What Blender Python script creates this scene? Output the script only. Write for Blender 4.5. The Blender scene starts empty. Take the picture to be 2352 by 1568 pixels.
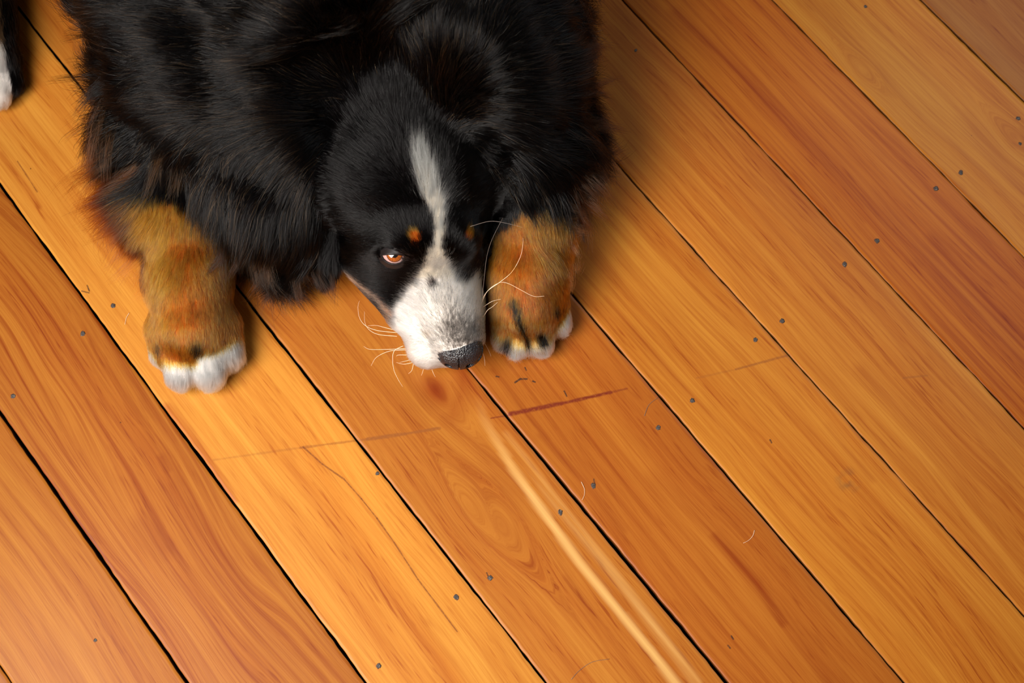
import bpy, math
import numpy as np
from mathutils import Matrix, Vector, kdtree

rng = np.random.default_rng(7)
SC = bpy.context.scene
COL = SC.collection

# ------------------------------------------------------------------ camera
W, H = 2352, 1568
FPX = 50.0 / 36.0 * W
CAMH = 1.45
PITCH, AZ = 0.3031, 1.5251
_a = np.array([math.cos(AZ), math.sin(AZ), 0.0])
_k = np.cross([0, 0, -1.0], _a); _k /= np.linalg.norm(_k)
_R = np.array([[0, -_k[2], _k[1]], [_k[2], 0, -_k[0]], [-_k[1], _k[0], 0]])
CM = np.eye(3) + math.sin(PITCH) * _R + (1 - math.cos(PITCH)) * _R @ _R
CAM = np.array([0, 0, CAMH])
cd = bpy.data.cameras.new('camera'); cam = bpy.data.objects.new('camera', cd); COL.objects.link(cam)
cd.lens = 50; cd.sensor_width = 36; cd.clip_start = 0.05
m4 = Matrix([list(CM[i]) + [CAM[i]] for i in range(3)] + [[0, 0, 0, 1]])
cam.matrix_world = m4
SC.camera = cam
cd.dof.use_dof = True; cd.dof.aperture_fstop = 5.0


def P(px, py, z):
    """photo pixel + height above the floor (m) -> world point"""
    d = CM @ np.array([(px - W / 2) / FPX, -(py - H / 2) / FPX, -1.0])
    return CAM + d * ((z - CAMH) / d[2])


def project(p):
    q = (p - CAM) @ CM
    return W / 2 + FPX * q[:, 0] / -q[:, 2], H / 2 - FPX * q[:, 1] / -q[:, 2]


cd.dof.focus_distance = float(-((P(1030, 720, .06) - CAM) @ CM)[2])

# ------------------------------------------------------------------ light
SC.view_settings.view_transform = 'Standard'
try: SC.view_settings.look = 'None'
except Exception: pass
SC.view_settings.exposure = 0.02
SC.view_settings.gamma = 1.0
SC.view_settings.use_curve_mapping = False
wd = bpy.data.worlds.new('world'); SC.world = wd; wd.use_nodes = True
wd.node_tree.nodes['Background'].inputs[0].default_value = (0.9, 0.80, 0.72, 1)
wd.node_tree.nodes['Background'].inputs[1].default_value = 0.12
SC.cycles_curves.shape = 'RIBBONS'
SC.cycles.max_bounces = 7; SC.cycles.transmission_bounces = 6


def area(name, loc, aim, sx, sy, power, color, spread=180):
    l = bpy.data.lights.new(name, 'AREA'); l.shape = 'RECTANGLE'; l.size = sx; l.size_y = sy
    l.energy = power; l.color = color; l.spread = math.radians(spread)
    o = bpy.data.objects.new(name, l); COL.objects.link(o)
    o.location = loc
    o.rotation_euler = (Vector(aim) - Vector(loc)).to_track_quat('-Z', 'Y').to_euler()
    return o


area('window_light', (-0.80, -0.18, 1.22), (0.08, 0.46, 0), 1.0, 1.0, 24, (1.0, 0.95, 0.88), 105)
area('far_window_light', (1.15, 1.35, 1.45), (0.0, 0.5, 0.1), 0.9, 0.9, 10, (0.88, 0.96, 1.0))


# ------------------------------------------------------------------ helpers
def mat(name):
    m = bpy.data.materials.new(name); m.use_nodes = True
    nt = m.node_tree; nt.nodes.clear()
    return m, nt, nt.nodes.new('ShaderNodeOutputMaterial')


def N(nt, typ, **kw):
    n = nt.nodes.new(typ)
    for k, v in kw.items():
        if k.startswith('i_'):
            n.inputs[int(k[2:])].default_value = v
        else:
            setattr(n, k, v)
    return n


def attr(nt, name, out='Fac'):
    return N(nt, 'ShaderNodeAttribute', attribute_name=name).outputs[out]


def math_n(nt, op, a, b=None, c=None, clamp=False):
    n = N(nt, 'ShaderNodeMath', operation=op, use_clamp=clamp)
    for i, v in enumerate((a, b, c)):
        if v is None: continue
        if isinstance(v, (int, float)): n.inputs[i].default_value = v
        else: nt.links.new(v, n.inputs[i])
    return n.outputs[0]


def mixc(nt, f, a, b, mode='MIX'):
    n = N(nt, 'ShaderNodeMix', data_type='RGBA', blend_type=mode)
    for i, v in ((0, f), (6, a), (7, b)):
        if isinstance(v, (int, float)): n.inputs[i].default_value = v
        elif isinstance(v, tuple): n.inputs[i].default_value = v
        else: nt.links.new(v, n.inputs[i])
    return n.outputs[2]


def ramp(nt, f, pts):
    n = N(nt, 'ShaderNodeValToRGB')
    e = n.color_ramp.elements
    while len(e) < len(pts): e.new(0.5)
    for i, (p, c) in enumerate(pts):
        e[i].position = p; e[i].color = c if len(c) == 4 else (*c, 1)
    nt.links.new(f, n.inputs[0])
    return n.outputs[0]


def mesh_obj(name, verts, faces, m, parent=None, smooth=True, attrs=None):
    me = bpy.data.meshes.new(name)
    verts = np.asarray(verts, np.float32)
    if isinstance(faces, np.ndarray) and faces.ndim == 2:
        n, k = faces.shape
        me.vertices.add(len(verts)); me.vertices.foreach_set('co', verts.ravel())
        me.loops.add(n * k); me.loops.foreach_set('vertex_index', faces.astype(np.int32).ravel())
        me.polygons.add(n)
        me.polygons.foreach_set('loop_start', np.arange(0, n * k, k, dtype=np.int32))
        me.update(calc_edges=True); me.validate()
    else:
        me.from_pydata([tuple(map(float, v)) for v in verts], [], [tuple(map(int, f)) for f in faces]); me.update()
    if smooth: me.shade_smooth()
    for an, arr in (attrs or {}).items():
        arr = np.asarray(arr, np.float32)
        if arr.ndim == 1:
            me.attributes.new(an, 'FLOAT', 'POINT').data.foreach_set('value', arr)
        else:
            a4 = np.ones((len(arr), 4), np.float32); a4[:, :3] = arr
            me.attributes.new(an, 'FLOAT_COLOR', 'POINT').data.foreach_set('color', a4.ravel())
    me.materials.append(m)
    o = bpy.data.objects.new(name, me); COL.objects.link(o)
    if parent is not None: o.parent = parent
    return o


def tube(name, pts, r0, r1, m, parent=None, sides=6, sub=5):
    """a tapered tube through pts (Catmull-Rom)"""
    pts = [np.array(p, float) for p in pts]
    q = [2 * pts[0] - pts[1]] + pts + [2 * pts[-1] - pts[-2]]
    path = []
    for i in range(1, len(q) - 2):
        for s in np.linspace(0, 1, sub, endpoint=False):
            a, b, c, d = q[i - 1], q[i], q[i + 1], q[i + 2]
            path.append(.5 * (2 * b + (c - a) * s + (2 * a - 5 * b + 4 * c - d) * s * s + (3 * b - a - 3 * c + d) * s ** 3))
    path.append(pts[-1]); path = np.array(path)
    n = len(path); V = []; F = []
    for i, p in enumerate(path):
        t = path[min(i + 1, n - 1)] - path[max(i - 1, 0)]; t /= np.linalg.norm(t) + 1e-9
        u = np.cross(t, [0.1, 0.2, 1.0]); u /= np.linalg.norm(u); v = np.cross(t, u)
        r = r0 + (r1 - r0) * i / (n - 1)
        for k in range(sides):
            a = 2 * math.pi * k / sides
            V.append(p + r * (math.cos(a) * u + math.sin(a) * v))
    for i in range(n - 1):
        for k in range(sides):
            F.append((i * sides + k, i * sides + (k + 1) % sides, (i + 1) * sides + (k + 1) % sides, (i + 1) * sides + k))
    F.append(tuple(range(sides))[::-1]); F.append(tuple((n - 1) * sides + k for k in range(sides)))
    return mesh_obj(name, V, F, m, parent)


def vnoise(x, y, seed=0):
    """smooth 2-D value noise, -1..1"""
    xi = np.floor(x).astype(np.int64); yi = np.floor(y).astype(np.int64)
    fx = x - xi; fy = y - yi
    fx = fx * fx * fx * (fx * (fx * 6 - 15) + 10); fy = fy * fy * fy * (fy * (fy * 6 - 15) + 10)
    def h(a, b):
        n = (a * 374761393 + b * 668265263 + seed * 1274126177) & 0xffffffff
        n = ((n ^ (n >> 13)) * 1103515245) & 0xffffffff
        return ((n ^ (n >> 16)) & 0xffff) / 32767.5 - 1
    return (h(xi, yi) * (1 - fx) + h(xi + 1, yi) * fx) * (1 - fy) + (h(xi, yi + 1) * (1 - fx) + h(xi + 1, yi + 1) * fx) * fy


# ------------------------------------------------------------------ floor
def wood_material():
    m, nt, out = mat('old_pine_boards')
    L = nt.links.new
    ga, gw, bid = attr(nt, 'ga'), attr(nt, 'gw'), attr(nt, 'bid')
    base = attr(nt, 'base', 'Color')

    def stretch(ka, kw, detail, rough=.55, dist=0.0):
        c = N(nt, 'ShaderNodeCombineXYZ')
        L(math_n(nt, 'MULTIPLY', ga, ka), c.inputs[0]); L(math_n(nt, 'MULTIPLY', gw, kw), c.inputs[1])
        L(math_n(nt, 'MULTIPLY', bid, 7.31), c.inputs[2])
        n = N(nt, 'ShaderNodeTexNoise'); n.inputs['Scale'].default_value = 1; n.inputs['Detail'].default_value = detail
        n.inputs['Roughness'].default_value = rough; n.inputs['Distortion'].default_value = dist
        L(c.outputs[0], n.inputs['Vector'])
        return n.outputs['Fac']
    broad = stretch(2.2, 38, 3)
    ringn = stretch(2.5, 170, 4, .6)
    fibre = stretch(14, 620, 3, .65)
    dash = stretch(26, 420, 2, .5)
    pore = stretch(30, 900, 2)
    ring = attr(nt, 'ring')
    c = mixc(nt, ramp(nt, broad, [(.30, (0, 0, 0)), (.72, (1, 1, 1))]), base, mixc(nt, 1.0, base, (.80, .60, .42, 1), 'MULTIPLY'))
    rf = math_n(nt, 'MULTIPLY', ramp(nt, ringn, [(.46, (0, 0, 0)), (.60, (.55, .55, .55)), (.72, (1, 1, 1))]), ring)
    c = mixc(nt, rf, c, mixc(nt, 1.0, c, (.66, .40, .22, 1), 'MULTIPLY'))
    c = mixc(nt, math_n(nt, 'MULTIPLY', ramp(nt, fibre, [(.42, (0, 0, 0)), (.72, (1, 1, 1))]), .60), c, mixc(nt, 1.0, c, (.72, .52, .35, 1), 'MULTIPLY'))
    c = mixc(nt, math_n(nt, 'MULTIPLY', ramp(nt, pore, [(.70, (0, 0, 0)), (.78, (1, 1, 1))]), .30), c, (.17, .045, .01, 1))
    c = mixc(nt, math_n(nt, 'MULTIPLY', math_n(nt, 'MULTIPLY', ramp(nt, dash, [(.58, (0, 0, 0)), (.72, (1, 1, 1))]), ramp(nt, broad, [(.38, (0, 0, 0)), (.62, (1, 1, 1))])), .75), c, mixc(nt, 1.0, c, (.6, .32, .16, 1), 'MULTIPLY'))
    c = mixc(nt, attr(nt, 'pale'), c, (.62, .37, .12, 1))
    c = mixc(nt, attr(nt, 'red'), c, mixc(nt, 1.0, c, (.55, .22, .10, 1), 'MULTIPLY'))
    # short dark stains and scratches across the boards: distance to a segment
    geo = N(nt, 'ShaderNodeNewGeometry')
    wob = N(nt, 'ShaderNodeTexNoise'); wob.inputs['Scale'].default_value = 60; wob.inputs['Detail'].default_value = 3
    L(geo.outputs['Position'], wob.inputs['Vector'])
    spk = N(nt, 'ShaderNodeTexNoise'); spk.inputs['Scale'].default_value = 420; spk.inputs['Detail'].default_value = 2
    L(geo.outputs['Position'], spk.inputs['Vector'])
    dry = ramp(nt, spk.outputs['Fac'], [(.30, (.6, .6, .6)), (.55, (1, 1, 1))])

    def segment(a, b, w, strength, col, taper=True):
        nonlocal c
        w *= 1.35; strength = min(1.0, strength * 1.2)
        A = P(*a, 0); B = P(*b, 0); ab = B - A; l2 = float(ab @ ab)
        s = N(nt, 'ShaderNodeVectorMath', operation='SUBTRACT'); L(geo.outputs['Position'], s.inputs[0]); s.inputs[1].default_value = tuple(A)
        d = N(nt, 'ShaderNodeVectorMath', operation='DOT_PRODUCT'); L(s.outputs[0], d.inputs[0]); d.inputs[1].default_value = tuple(ab / l2)
        t = math_n(nt, 'ADD', d.outputs['Value'], 0.0, clamp=True)
        sc = N(nt, 'ShaderNodeVectorMath', operation='SCALE'); sc.inputs[0].default_value = tuple(ab); L(t, sc.inputs[3])
        e = N(nt, 'ShaderNodeVectorMath', operation='DISTANCE'); L(s.outputs[0], e.inputs[0]); L(sc.outputs[0], e.inputs[1])
        dist = math_n(nt, 'ADD', e.outputs['Value'], math_n(nt, 'MULTIPLY', math_n(nt, 'SUBTRACT', wob.outputs['Fac'], .5), w * 1.1))
        msk = N(nt, 'ShaderNodeMapRange'); msk.inputs[1].default_value = w; msk.inputs[2].default_value = w * .35
        L(dist, msk.inputs[0])
        f = math_n(nt, 'MULTIPLY', msk.outputs[0], strength)
        f = math_n(nt, 'MULTIPLY', f, dry)
        c = mixc(nt, f, c, col)
    red = (.13, .018, .006, 1); brn = (.20, .06, .012, 1)
    segment((1172, 950), (1290, 926), .0024, .95, red)
    segment((1290, 926), (1402, 901), .0019, .9, red)
    segment((1402, 901), (1440, 892), .0012, .5, red)
    segment((1128, 960), (1168, 953), .0010, .6, red)
    segment((845, 1008), (930, 996), .0020, .75, brn)
    segment((930, 996), (1010, 983), .0015, .7, brn)
    segment((690, 1028), (845, 1008), .0013, .5, brn)
    segment((490, 1056), (690, 1028), .0013, .28, brn)
    segment((1690, 848), (1812, 815), .0014, .6, brn)
    segment((1600, 868), (1690, 848), .0012, .25, brn)
    segment((2075, 868), (2130, 862), .0012, .4, brn)
    crack = (.12, .03, .008, 1)
    for a, b in (((696, 1026), (740, 1065)), ((740, 1065), (790, 1100)), ((790, 1100), (830, 1145)), ((830, 1145), (866, 1190)),
                 ((866, 1190), (905, 1245)), ((905, 1245), (960, 1330)), ((960, 1330), (1050, 1450)), ((85, 440), (40, 370))):
        segment(a, b, .0008, .62, crack)
    for a, b in (((1183, 878), (1195, 870)), ((1195, 870), (1210, 870)), ((1296, 898), (1302, 910)), ((1206, 844), (1209, 850)),
                 ((1224, 875), (1229, 877)), ((1140, 864), (1146, 865)), ((1364, 1100), (1366, 1112)), ((200, 655), (205, 668)), ((188, 668), (204, 672)),
                 ((1118, 1315), (1122, 1324)), ((1680, 1460), (1684, 1467)), ((1672, 1482), (1677, 1488)), ((1769, 1010), (1772, 1016))):
        segment(a, b, .0009, .85, (.05, .02, .01, 1))
    # grey scuff on the wide right board
    vd = N(nt, 'ShaderNodeVectorMath', operation='DISTANCE'); L(geo.outputs['Position'], vd.inputs[0]); vd.inputs[1].default_value = tuple(P(1948, 1103, 0))
    mr = N(nt, 'ShaderNodeMapRange'); mr.inputs[1].default_value = .016; mr.inputs[2].default_value = .002; L(vd.outputs['Value'], mr.inputs[0])
    c = mixc(nt, math_n(nt, 'MULTIPLY', math_n(nt, 'MULTIPLY', mr.outputs[0], .6), ramp(nt, wob.outputs['Fac'], [(.45, (0, 0, 0)), (.62, (1, 1, 1))])), c, (.10, .05, .02, 1))
    # tiny specks
    vo = N(nt, 'ShaderNodeTexVoronoi'); vo.inputs['Scale'].default_value = 24; L(geo.outputs['Position'], vo.inputs['Vector'])
    sc2 = N(nt, 'ShaderNodeSeparateColor'); L(vo.outputs['Color'], sc2.inputs[0])
    sel = math_n(nt, 'GREATER_THAN', sc2.outputs[0], .62)
    dot = math_n(nt, 'LESS_THAN', math_n(nt, 'ADD', vo.outputs['Distance'], math_n(nt, 'MULTIPLY', wob.outputs['Fac'], .012)), .028)
    c = mixc(nt, math_n(nt, 'MULTIPLY', math_n(nt, 'MULTIPLY', dot, sel), .75), c, (.06, .018, .006, 1))
    edge = attr(nt, 'edge')
    c = mixc(nt, edge, c, (.03, .012, .005, 1))
    b = N(nt, 'ShaderNodeBsdfPrincipled')
    L(c, b.inputs['Base Color'])
    L(math_n(nt, 'ADD', math_n(nt, 'MULTIPLY', broad, .14), .36), b.inputs['Roughness'])
    b.inputs['Specular IOR Level'].default_value = .14
    b.inputs['Coat Weight'].default_value = .05; b.inputs['Coat Roughness'].default_value = .22
    bp = N(nt, 'ShaderNodeBump'); bp.inputs['Strength'].default_value = .10; bp.inputs['Distance'].default_value = .001
    L(math_n(nt, 'ADD', fibre, math_n(nt, 'MULTIPLY', broad, 2.0)), bp.inputs['Height']); L(bp.outputs[0], b.inputs['Normal'])
    L(b.outputs[0], out.inputs[0])
    return m


TH = -0.8925181693574833
TD = np.array([math.cos(TH), math.sin(TH)]); ND = np.array([-TD[1], TD[0]])


def uv_of(px, py):
    q = P(px, py, 0)[:2]
    return q @ TD, q @ ND


LINES = [((0, 1530), (20, 1568), 1.8), ((0, 948), (430, 1568), 4.4), ((0, 425), (840, 1568), 3.0), ((40, 15), (1255, 1568), 3.0),
         ((1075, 848), (1670, 1568), 5.2), ((1309, 669), (2077, 1568), 2.6), ((1376, 330), (2246, 1297), 1.9),
         ((1430, 0), (2352, 983), 2.0), ((1775, 0), (2352, 590), 1.7), ((2115, 0), (2352, 232), 2.5)]
lin = []
for k, (a, b, g) in enumerate(LINES):
    a0, u0 = uv_of(*a); a1, u1 = uv_of(*b)
    if k == 0: lin.append((0.0, u0 - 0 * a0, g)); continue
    s = (u1 - u0) / (a1 - a0); lin.append((s, u0 - s * a0, g))
bw = (lin[9][1] - lin[1][1]) / 8
pre = [(0, lin[0][1] - bw * i, 2.5) for i in range(12, 0, -1)]
post = [(0, lin[9][1] + bw * i, 2.2) for i in range(1, 14)]
NPRE = len(pre)
alll = pre + lin + post
COLS = {0: (.50, .205, .034), 1: (.46, .180, .032), 2: (.73, .350, .078), 3: (.57, .238, .048), 4: (.49, .175, .030), 5: (.62, .265, .046),
        6: (.60, .250, .046), 7: (.52, .175, .018), 8: (.56, .245, .038), 9: (.38, .160, .036), -1: (.48, .19, .034)}
RING = {0: .55, 1: 1.0, 2: .22, 3: .40, 4: .55, 5: .50, 6: .60, 7: .85, 8: .6, 9: .4, -1: .6}

a_f = np.arange(-1.15, .62, .0028)
a_c = np.concatenate([np.arange(-3.6, -1.15, .08), a_f, np.arange(.62, 2.6, .08)])
KNOTS = []  # (a, w-from-world-u, radius, strength)
for (px, py, r) in ((1000, 893, .016), (1130, 1190, .022), (1080, 1130, .012), (1985, 160, .01), (2335, 320, .014)):
    aa, uu = uv_of(px, py); KNOTS.append((aa, uu, r))


def poly_mask(A, U, pts, width, soft=1.0):
    """soft band along a pixel polyline on the floor, in board coordinates"""
    Q = np.array([uv_of(*p) for p in pts]); best = np.full(A.shape, 9.0)
    for i in range(len(Q) - 1):
        p, q = Q[i], Q[i + 1]; d = q - p; t = np.clip(((A - p[0]) * d[0] + (U - p[1]) * d[1]) / (d @ d), 0, 1)
        best = np.minimum(best, np.hypot(A - p[0] - t * d[0], U - p[1] - t * d[1]))
    return np.clip(1 - best / width, 0, 1) ** soft


FV = []; FF = []; FA = {k: [] for k in ('ga', 'gw', 'bid', 'ring', 'pale', 'red', 'edge')}; FB = []
off = 0
for k in range(len(alll) - 1):
    bi = k - NPRE
    s0, c0, g0 = alll[k]; s1, c1, g1 = alll[k + 1]
    fine = -1 <= bi <= 9
    av = a_c if fine else np.arange(-3.6, 2.6, .1)
    na = len(av)
    nv = 46 if fine else 4
    # across: wall bottom, wall top, chamfer..., board, chamfer, wall
    vv = np.linspace(0, 1, nv)
    A = np.repeat(av[:, None], nv + 4, 1)
    wob0 = .0005 * vnoise(av * 30, av * 0 + k, 3) + .0003 * vnoise(av * 120, av * 0 + k, 4)
    wob1 = .0005 * vnoise(av * 30, av * 0 + k + 1, 5) + .0003 * vnoise(av * 120, av * 0 + k + 1, 6)
    gg0 = g0 * .00038; gg1 = g1 * .00038
    if bi == 4: gg0 = .0008 + .0011 * np.clip((av - uv_of(1075, 848)[0]) / .2, 0, 1)
    if bi == 3: gg1 = .0008 + .0011 * np.clip((av - uv_of(1075, 848)[0]) / .2, 0, 1)
    L0 = s0 * av + c0 + gg0 + wob0; L1 = s1 * av + c1 - gg1 + wob1
    ch = .0005
    lo = L0 + ch; hi = L1 - ch
    U = np.empty((na, nv + 4)); Z = np.zeros((na, nv + 4))
    U[:, 0] = L0; U[:, 1] = L0; U[:, 2:-2] = lo[:, None] + (hi - lo)[:, None] * vv[None]; U[:, -2] = L1; U[:, -1] = L1
    Z[:, 0] = Z[:, -1] = -.019; Z[:, 1] = Z[:, -2] = -.0009
    cup = -.0004 * (2 * vv - 1) ** 2
    Z[:, 2:-2] = cup[None]
    X = A * TD[0] + U * ND[0]; Y = A * TD[1] + U * ND[1]
    # grain coordinates
    r = np.random.default_rng(100 + k)
    gw = U.copy() + .010 * vnoise(A * 2.2 + 50 + k, U * 9, 11 + k) + .004 * vnoise(A * 7 + k, U * 25, 40 + k)
    if bi == 1: gw += .018 * vnoise(A * 3.1 + 5, U * 10, 77) + .006 * vnoise(A * 9, U * 30, 78)
    ga = A + 3 * k
    RG = np.zeros_like(A)
    redm = np.zeros_like(A); pale = np.zeros_like(A)
    for (ka, ku, kr) in KNOTS:
        if not (np.min(lo) - .0 < ku < np.max(hi)): continue
        da = (A - ka); du = (U - ku) + .35 * (gw - U)
        q = du * du - kr * kr * np.exp(-(da / (2.6 * kr)) ** 2)
        kn = np.where(q >= 0, np.sign(du) * np.sqrt(np.abs(q)), np.sqrt(np.abs(q)) * .9)
        bl = np.exp(-(du / (kr * 3.5)) ** 2)
        gw = gw + (kn - du) * bl
        RG = np.maximum(RG, np.exp(-(np.hypot(da / 2, du) / (1.6 * kr)) ** 2))
    if fine:
        n1 = .5 + .5 * vnoise(A * 12, U * 260, 5) ; n2 = np.clip(.5 + .8 * vnoise(A * 5, U * 60, 9), 0, 1)
        if bi == 3:
            rk = np.hypot((A - KNOTS[0][0]) / 1.5, U - KNOTS[0][1])
            redm = np.maximum(redm, .85 * np.exp(-(rk / .014) ** 2) + .75 * np.exp(-(rk / .03) ** 2) * n2)
            redm = np.maximum(redm, .55 * poly_mask(A, U, ((1065, 850), (1060, 900), (1040, 950)), .022))
            pale = np.maximum(pale, .75 * poly_mask(A, U, ((1095, 905), (1110, 960), (1180, 1080), (1330, 1290), (1500, 1500), (1560, 1580)), .0058, .6))
            pale = np.maximum(pale, .50 * poly_mask(A, U, ((1160, 1000), (1260, 1130), (1420, 1330), (1600, 1568)), .007, .7) * n1)
            pale *= np.clip((A - uv_of(1100, 900)[0]) / .12, 0, 1)
            redm = np.maximum(redm, .45 * poly_mask(A, U, ((1300, 1330), (1420, 1480), (1500, 1600)), .008) * n1)
            redm = np.maximum(redm, .22 * poly_mask(A, U, ((1110, 1060), (1170, 1130), (1160, 1220), (1090, 1230)), .03) * n2)
        if bi == 2:
            redm = np.maximum(redm, .40 * poly_mask(A, U, ((660, 1050), (760, 1200), (900, 1380), (1010, 1520), (1050, 1600)), .010) * n1)
            redm = np.maximum(redm, .30 * poly_mask(A, U, ((700, 1030), (830, 1140), (960, 1330), (1050, 1450)), .006) * n1)
            redm = np.maximum(redm, .60 * poly_mask(A, U, ((385, 935), (430, 990), (480, 1060), (535, 1150)), .0065, .6))
            redm = np.maximum(redm, .45 * poly_mask(A, U, ((0, 350), (60, 430), (90, 475)), .004, .7))
        if bi == 1:
            redm = np.maximum(redm, .45 * poly_mask(A, U, ((370, 1050), (385, 1080)), .006))
            redm = np.maximum(redm, .35 * poly_mask(A, U, ((330, 1200), (380, 1260)), .018) * n2)
            redm = np.maximum(redm, .25 * poly_mask(A, U, ((400, 1120), (620, 1460), (720, 1568)), .022) * n2)
        if bi == 4:
            redm = np.maximum(redm, .65 * poly_mask(A, U, ((1240, 1000), (1350, 1110), (1430, 1220)), .0065) * n1)
            redm = np.maximum(redm, .85 * poly_mask(A, U, ((1640, 1230), (1740, 1340), (1800, 1430)), .007) * (.35 + .9 * n1))
            redm = np.maximum(redm, .50 * poly_mask(A, U, ((1520, 1100), (1700, 1310), (1850, 1480), (1950, 1600)), .022) * n2)
            redm = np.maximum(redm, .55 * poly_mask(A, U, ((1130, 850), (1190, 930), (1260, 1010)), .004) * n1)
        if bi == 5:
            redm = np.maximum(redm, .55 * poly_mask(A, U, ((1390, 690), (1560, 880), (1720, 1040), (1810, 1150)), .007) * n1)
            redm = np.maximum(redm, .45 * poly_mask(A, U, ((1850, 1160), (1960, 1290), (2150, 1500)), .016) * n1)
            redm = np.maximum(redm, .45 * poly_mask(A, U, ((1900, 980), (2000, 1100)), .008) * n1)
        if bi == 6:
            redm = np.maximum(redm, .28 * poly_mask(A, U, ((1400, 60), (1700, 380), (2000, 710), (2352, 1130)), .004) * n1)
            redm = np.maximum(redm, .35 * poly_mask(A, U, ((1980, 850), (2150, 1010), (2352, 1230)), .014) * n2)
            redm = np.maximum(redm, .25 * poly_mask(A, U, ((1420, 20), (1800, 420), (2352, 1010)), .012) * n1)
        if bi == 7:
            redm = np.maximum(redm, .60 * poly_mask(A, U, ((1550, 30), (1700, 170), (1860, 330), (2030, 500), (2200, 680), (2352, 840)), .013) * (.35 + .65 * n1))
            redm = np.maximum(redm, .45 * poly_mask(A, U, ((2150, 560), (2352, 780)), .02) * (.35 + .65 * n1))
        if bi == 8:
            redm = np.maximum(redm, .55 * poly_mask(A, U, ((2210, 270), (2352, 440)), .014) * n1)
        if bi == 0:
            redm = np.maximum(redm, .35 * poly_mask(A, U, ((0, 1350), (120, 1500), (200, 1620)), .014) * n1)
    bc = COLS.get(bi)
    if bc is None:
        bc = tuple(np.array((.60, .24, .045)) * (1 + .12 * (r.random() - .5)))
    base = np.ones((na, nv + 4, 3)) * np.array(bc) * np.array([.66, .60, .39])
    tint = 1 + .08 * vnoise(A * 3 + k, U * 12, 21)
    base = base * tint[..., None]
    edge = np.zeros_like(A); edge[:, 0] = edge[:, -1] = 1; edge[:, 1] = edge[:, -2] = .7; edge[:, 2] = edge[:, -3] = 0
    vid = off + np.arange(na * (nv + 4)).reshape(na, nv + 4)
    f = np.stack([vid[:-1, :-1], vid[1:, :-1], vid[1:, 1:], vid[:-1, 1:]], -1).reshape(-1, 4)
    FV.append(np.stack([X, Y, Z], -1).reshape(-1, 3)); FF.append(f); off += na * (nv + 4)
    for nme, arr in (('ga', ga), ('gw', gw), ('bid', np.full_like(A, k)), ('ring', RING.get(bi, .5) + RG * (.6 - RING.get(bi, .5)) * (RING.get(bi, .5) < .6)), ('pale', pale),
                     ('red', np.clip(redm, 0, 1)), ('edge', edge)):
        FA[nme].append(arr.ravel())
    FB.append(base.reshape(-1, 3))
att = {k: np.concatenate(v) for k, v in FA.items()}; att['base'] = np.concatenate(FB)
floor = mesh_obj('floor', np.concatenate(FV), np.concatenate(FF), wood_material(), attrs=att)
floor['kind'] = 'structure'
floor['label'] = 'worn orange-brown pine floorboards with dark gaps and nail heads'
mdark, nt, out = mat('dark_gap_dust')
b = N(nt, 'ShaderNodeBsdfPrincipled'); n = N(nt, 'ShaderNodeTexNoise'); n.inputs['Scale'].default_value = 300
nt.links.new(ramp(nt, n.outputs['Fac'], [(.45, (.006, .005, .004)), (.75, (.05, .04, .03))]), b.inputs[0]); b.inputs['Roughness'].default_value = 1
nt.links.new(b.outputs[0], out.inputs[0])
mesh_obj('subfloor', [(-2.6, -2.2, -.02), (2.6, -2.2, -.02), (2.6, 3.2, -.02), (-2.6, 3.2, -.02)], [(0, 1, 2, 3)], mdark, floor)

# nails
mnail, nt, out = mat('nail_head')
b = N(nt, 'ShaderNodeBsdfPrincipled')
n = N(nt, 'ShaderNodeTexNoise'); n.inputs['Scale'].default_value = 700; n.inputs['Detail'].default_value = 3
g = N(nt, 'ShaderNodeNewGeometry'); nt.links.new(g.outputs['Position'], n.inputs['Vector'])
nt.links.new(mixc(nt, attr(nt, 'rim'), ramp(nt, n.outputs['Fac'], [(.38, (.018, .013, .011)), (.58, (.045, .036, .032)), (.72, (.22, .19, .17))]), (.055, .02, .008, 1)), b.inputs[0])
b.inputs['Roughness'].default_value = .7; b.inputs['Metallic'].default_value = .0
nt.links.new(b.outputs[0], out.inputs[0])
NAILS = [(30, 909), (190, 766), (260, 702), (219, 1470), (867, 1087), (870, 1529), (1048, 1371), (1126, 1327), (1287, 1176), (1363, 1115),
         (1512, 982), (1590, 920), (1735, 780), (1797, 737), (1940, 607), (2015, 553), (2150, 433), (2207, 397), (2339, 272), (1460, 116), (1988, 15), (2343, 330)]
for i, (px, py) in enumerate(NAILS):
    c = P(px, py, 0); rr = .0026 if i not in (19, 20, 21, 3, 4) else .0018
    V = [tuple(c + (0, 0, .00005))]; F = []; rim = [0]
    for ring_i, (fr, z, rv) in enumerate(((.62, .00030, 0), (.86, .00016, .7), (1.0, .00003, 1))):
        for k in range(14):
            a = 2 * math.pi * k / 14; q = rr * fr * (1 + .16 * rng.standard_normal() * (ring_i > 0))
            V.append((c[0] + q * math.cos(a), c[1] + q * math.sin(a) * 1.1, z)); rim.append(rv)
    for k in range(14):
        k2 = (k + 1) % 14
        F.append((0, 1 + k, 1 + k2))
        for rg in range(2): F.append((1 + rg * 14 + k, 1 + rg * 14 + 14 + k, 1 + rg * 14 + 14 + k2, 1 + rg * 14 + k2))
    mesh_obj('nail', V, F, mnail, floor, attrs={'rim': rim})


# ------------------------------------------------------------------ implicit surfaces
def rc(a, b, ra, rb):
    return (np.asarray(a, float), np.asarray(b, float), ra, rb)


def d_rc(p, q):
    a, b, ra, rb = q; ab = b - a
    h = np.clip(((p - a) @ ab) / max(ab @ ab, 1e-9), 0, 1)
    return np.sqrt((((p - a) - h[:, None] * ab) ** 2).sum(1)) - (ra + (rb - ra) * h)


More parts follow.
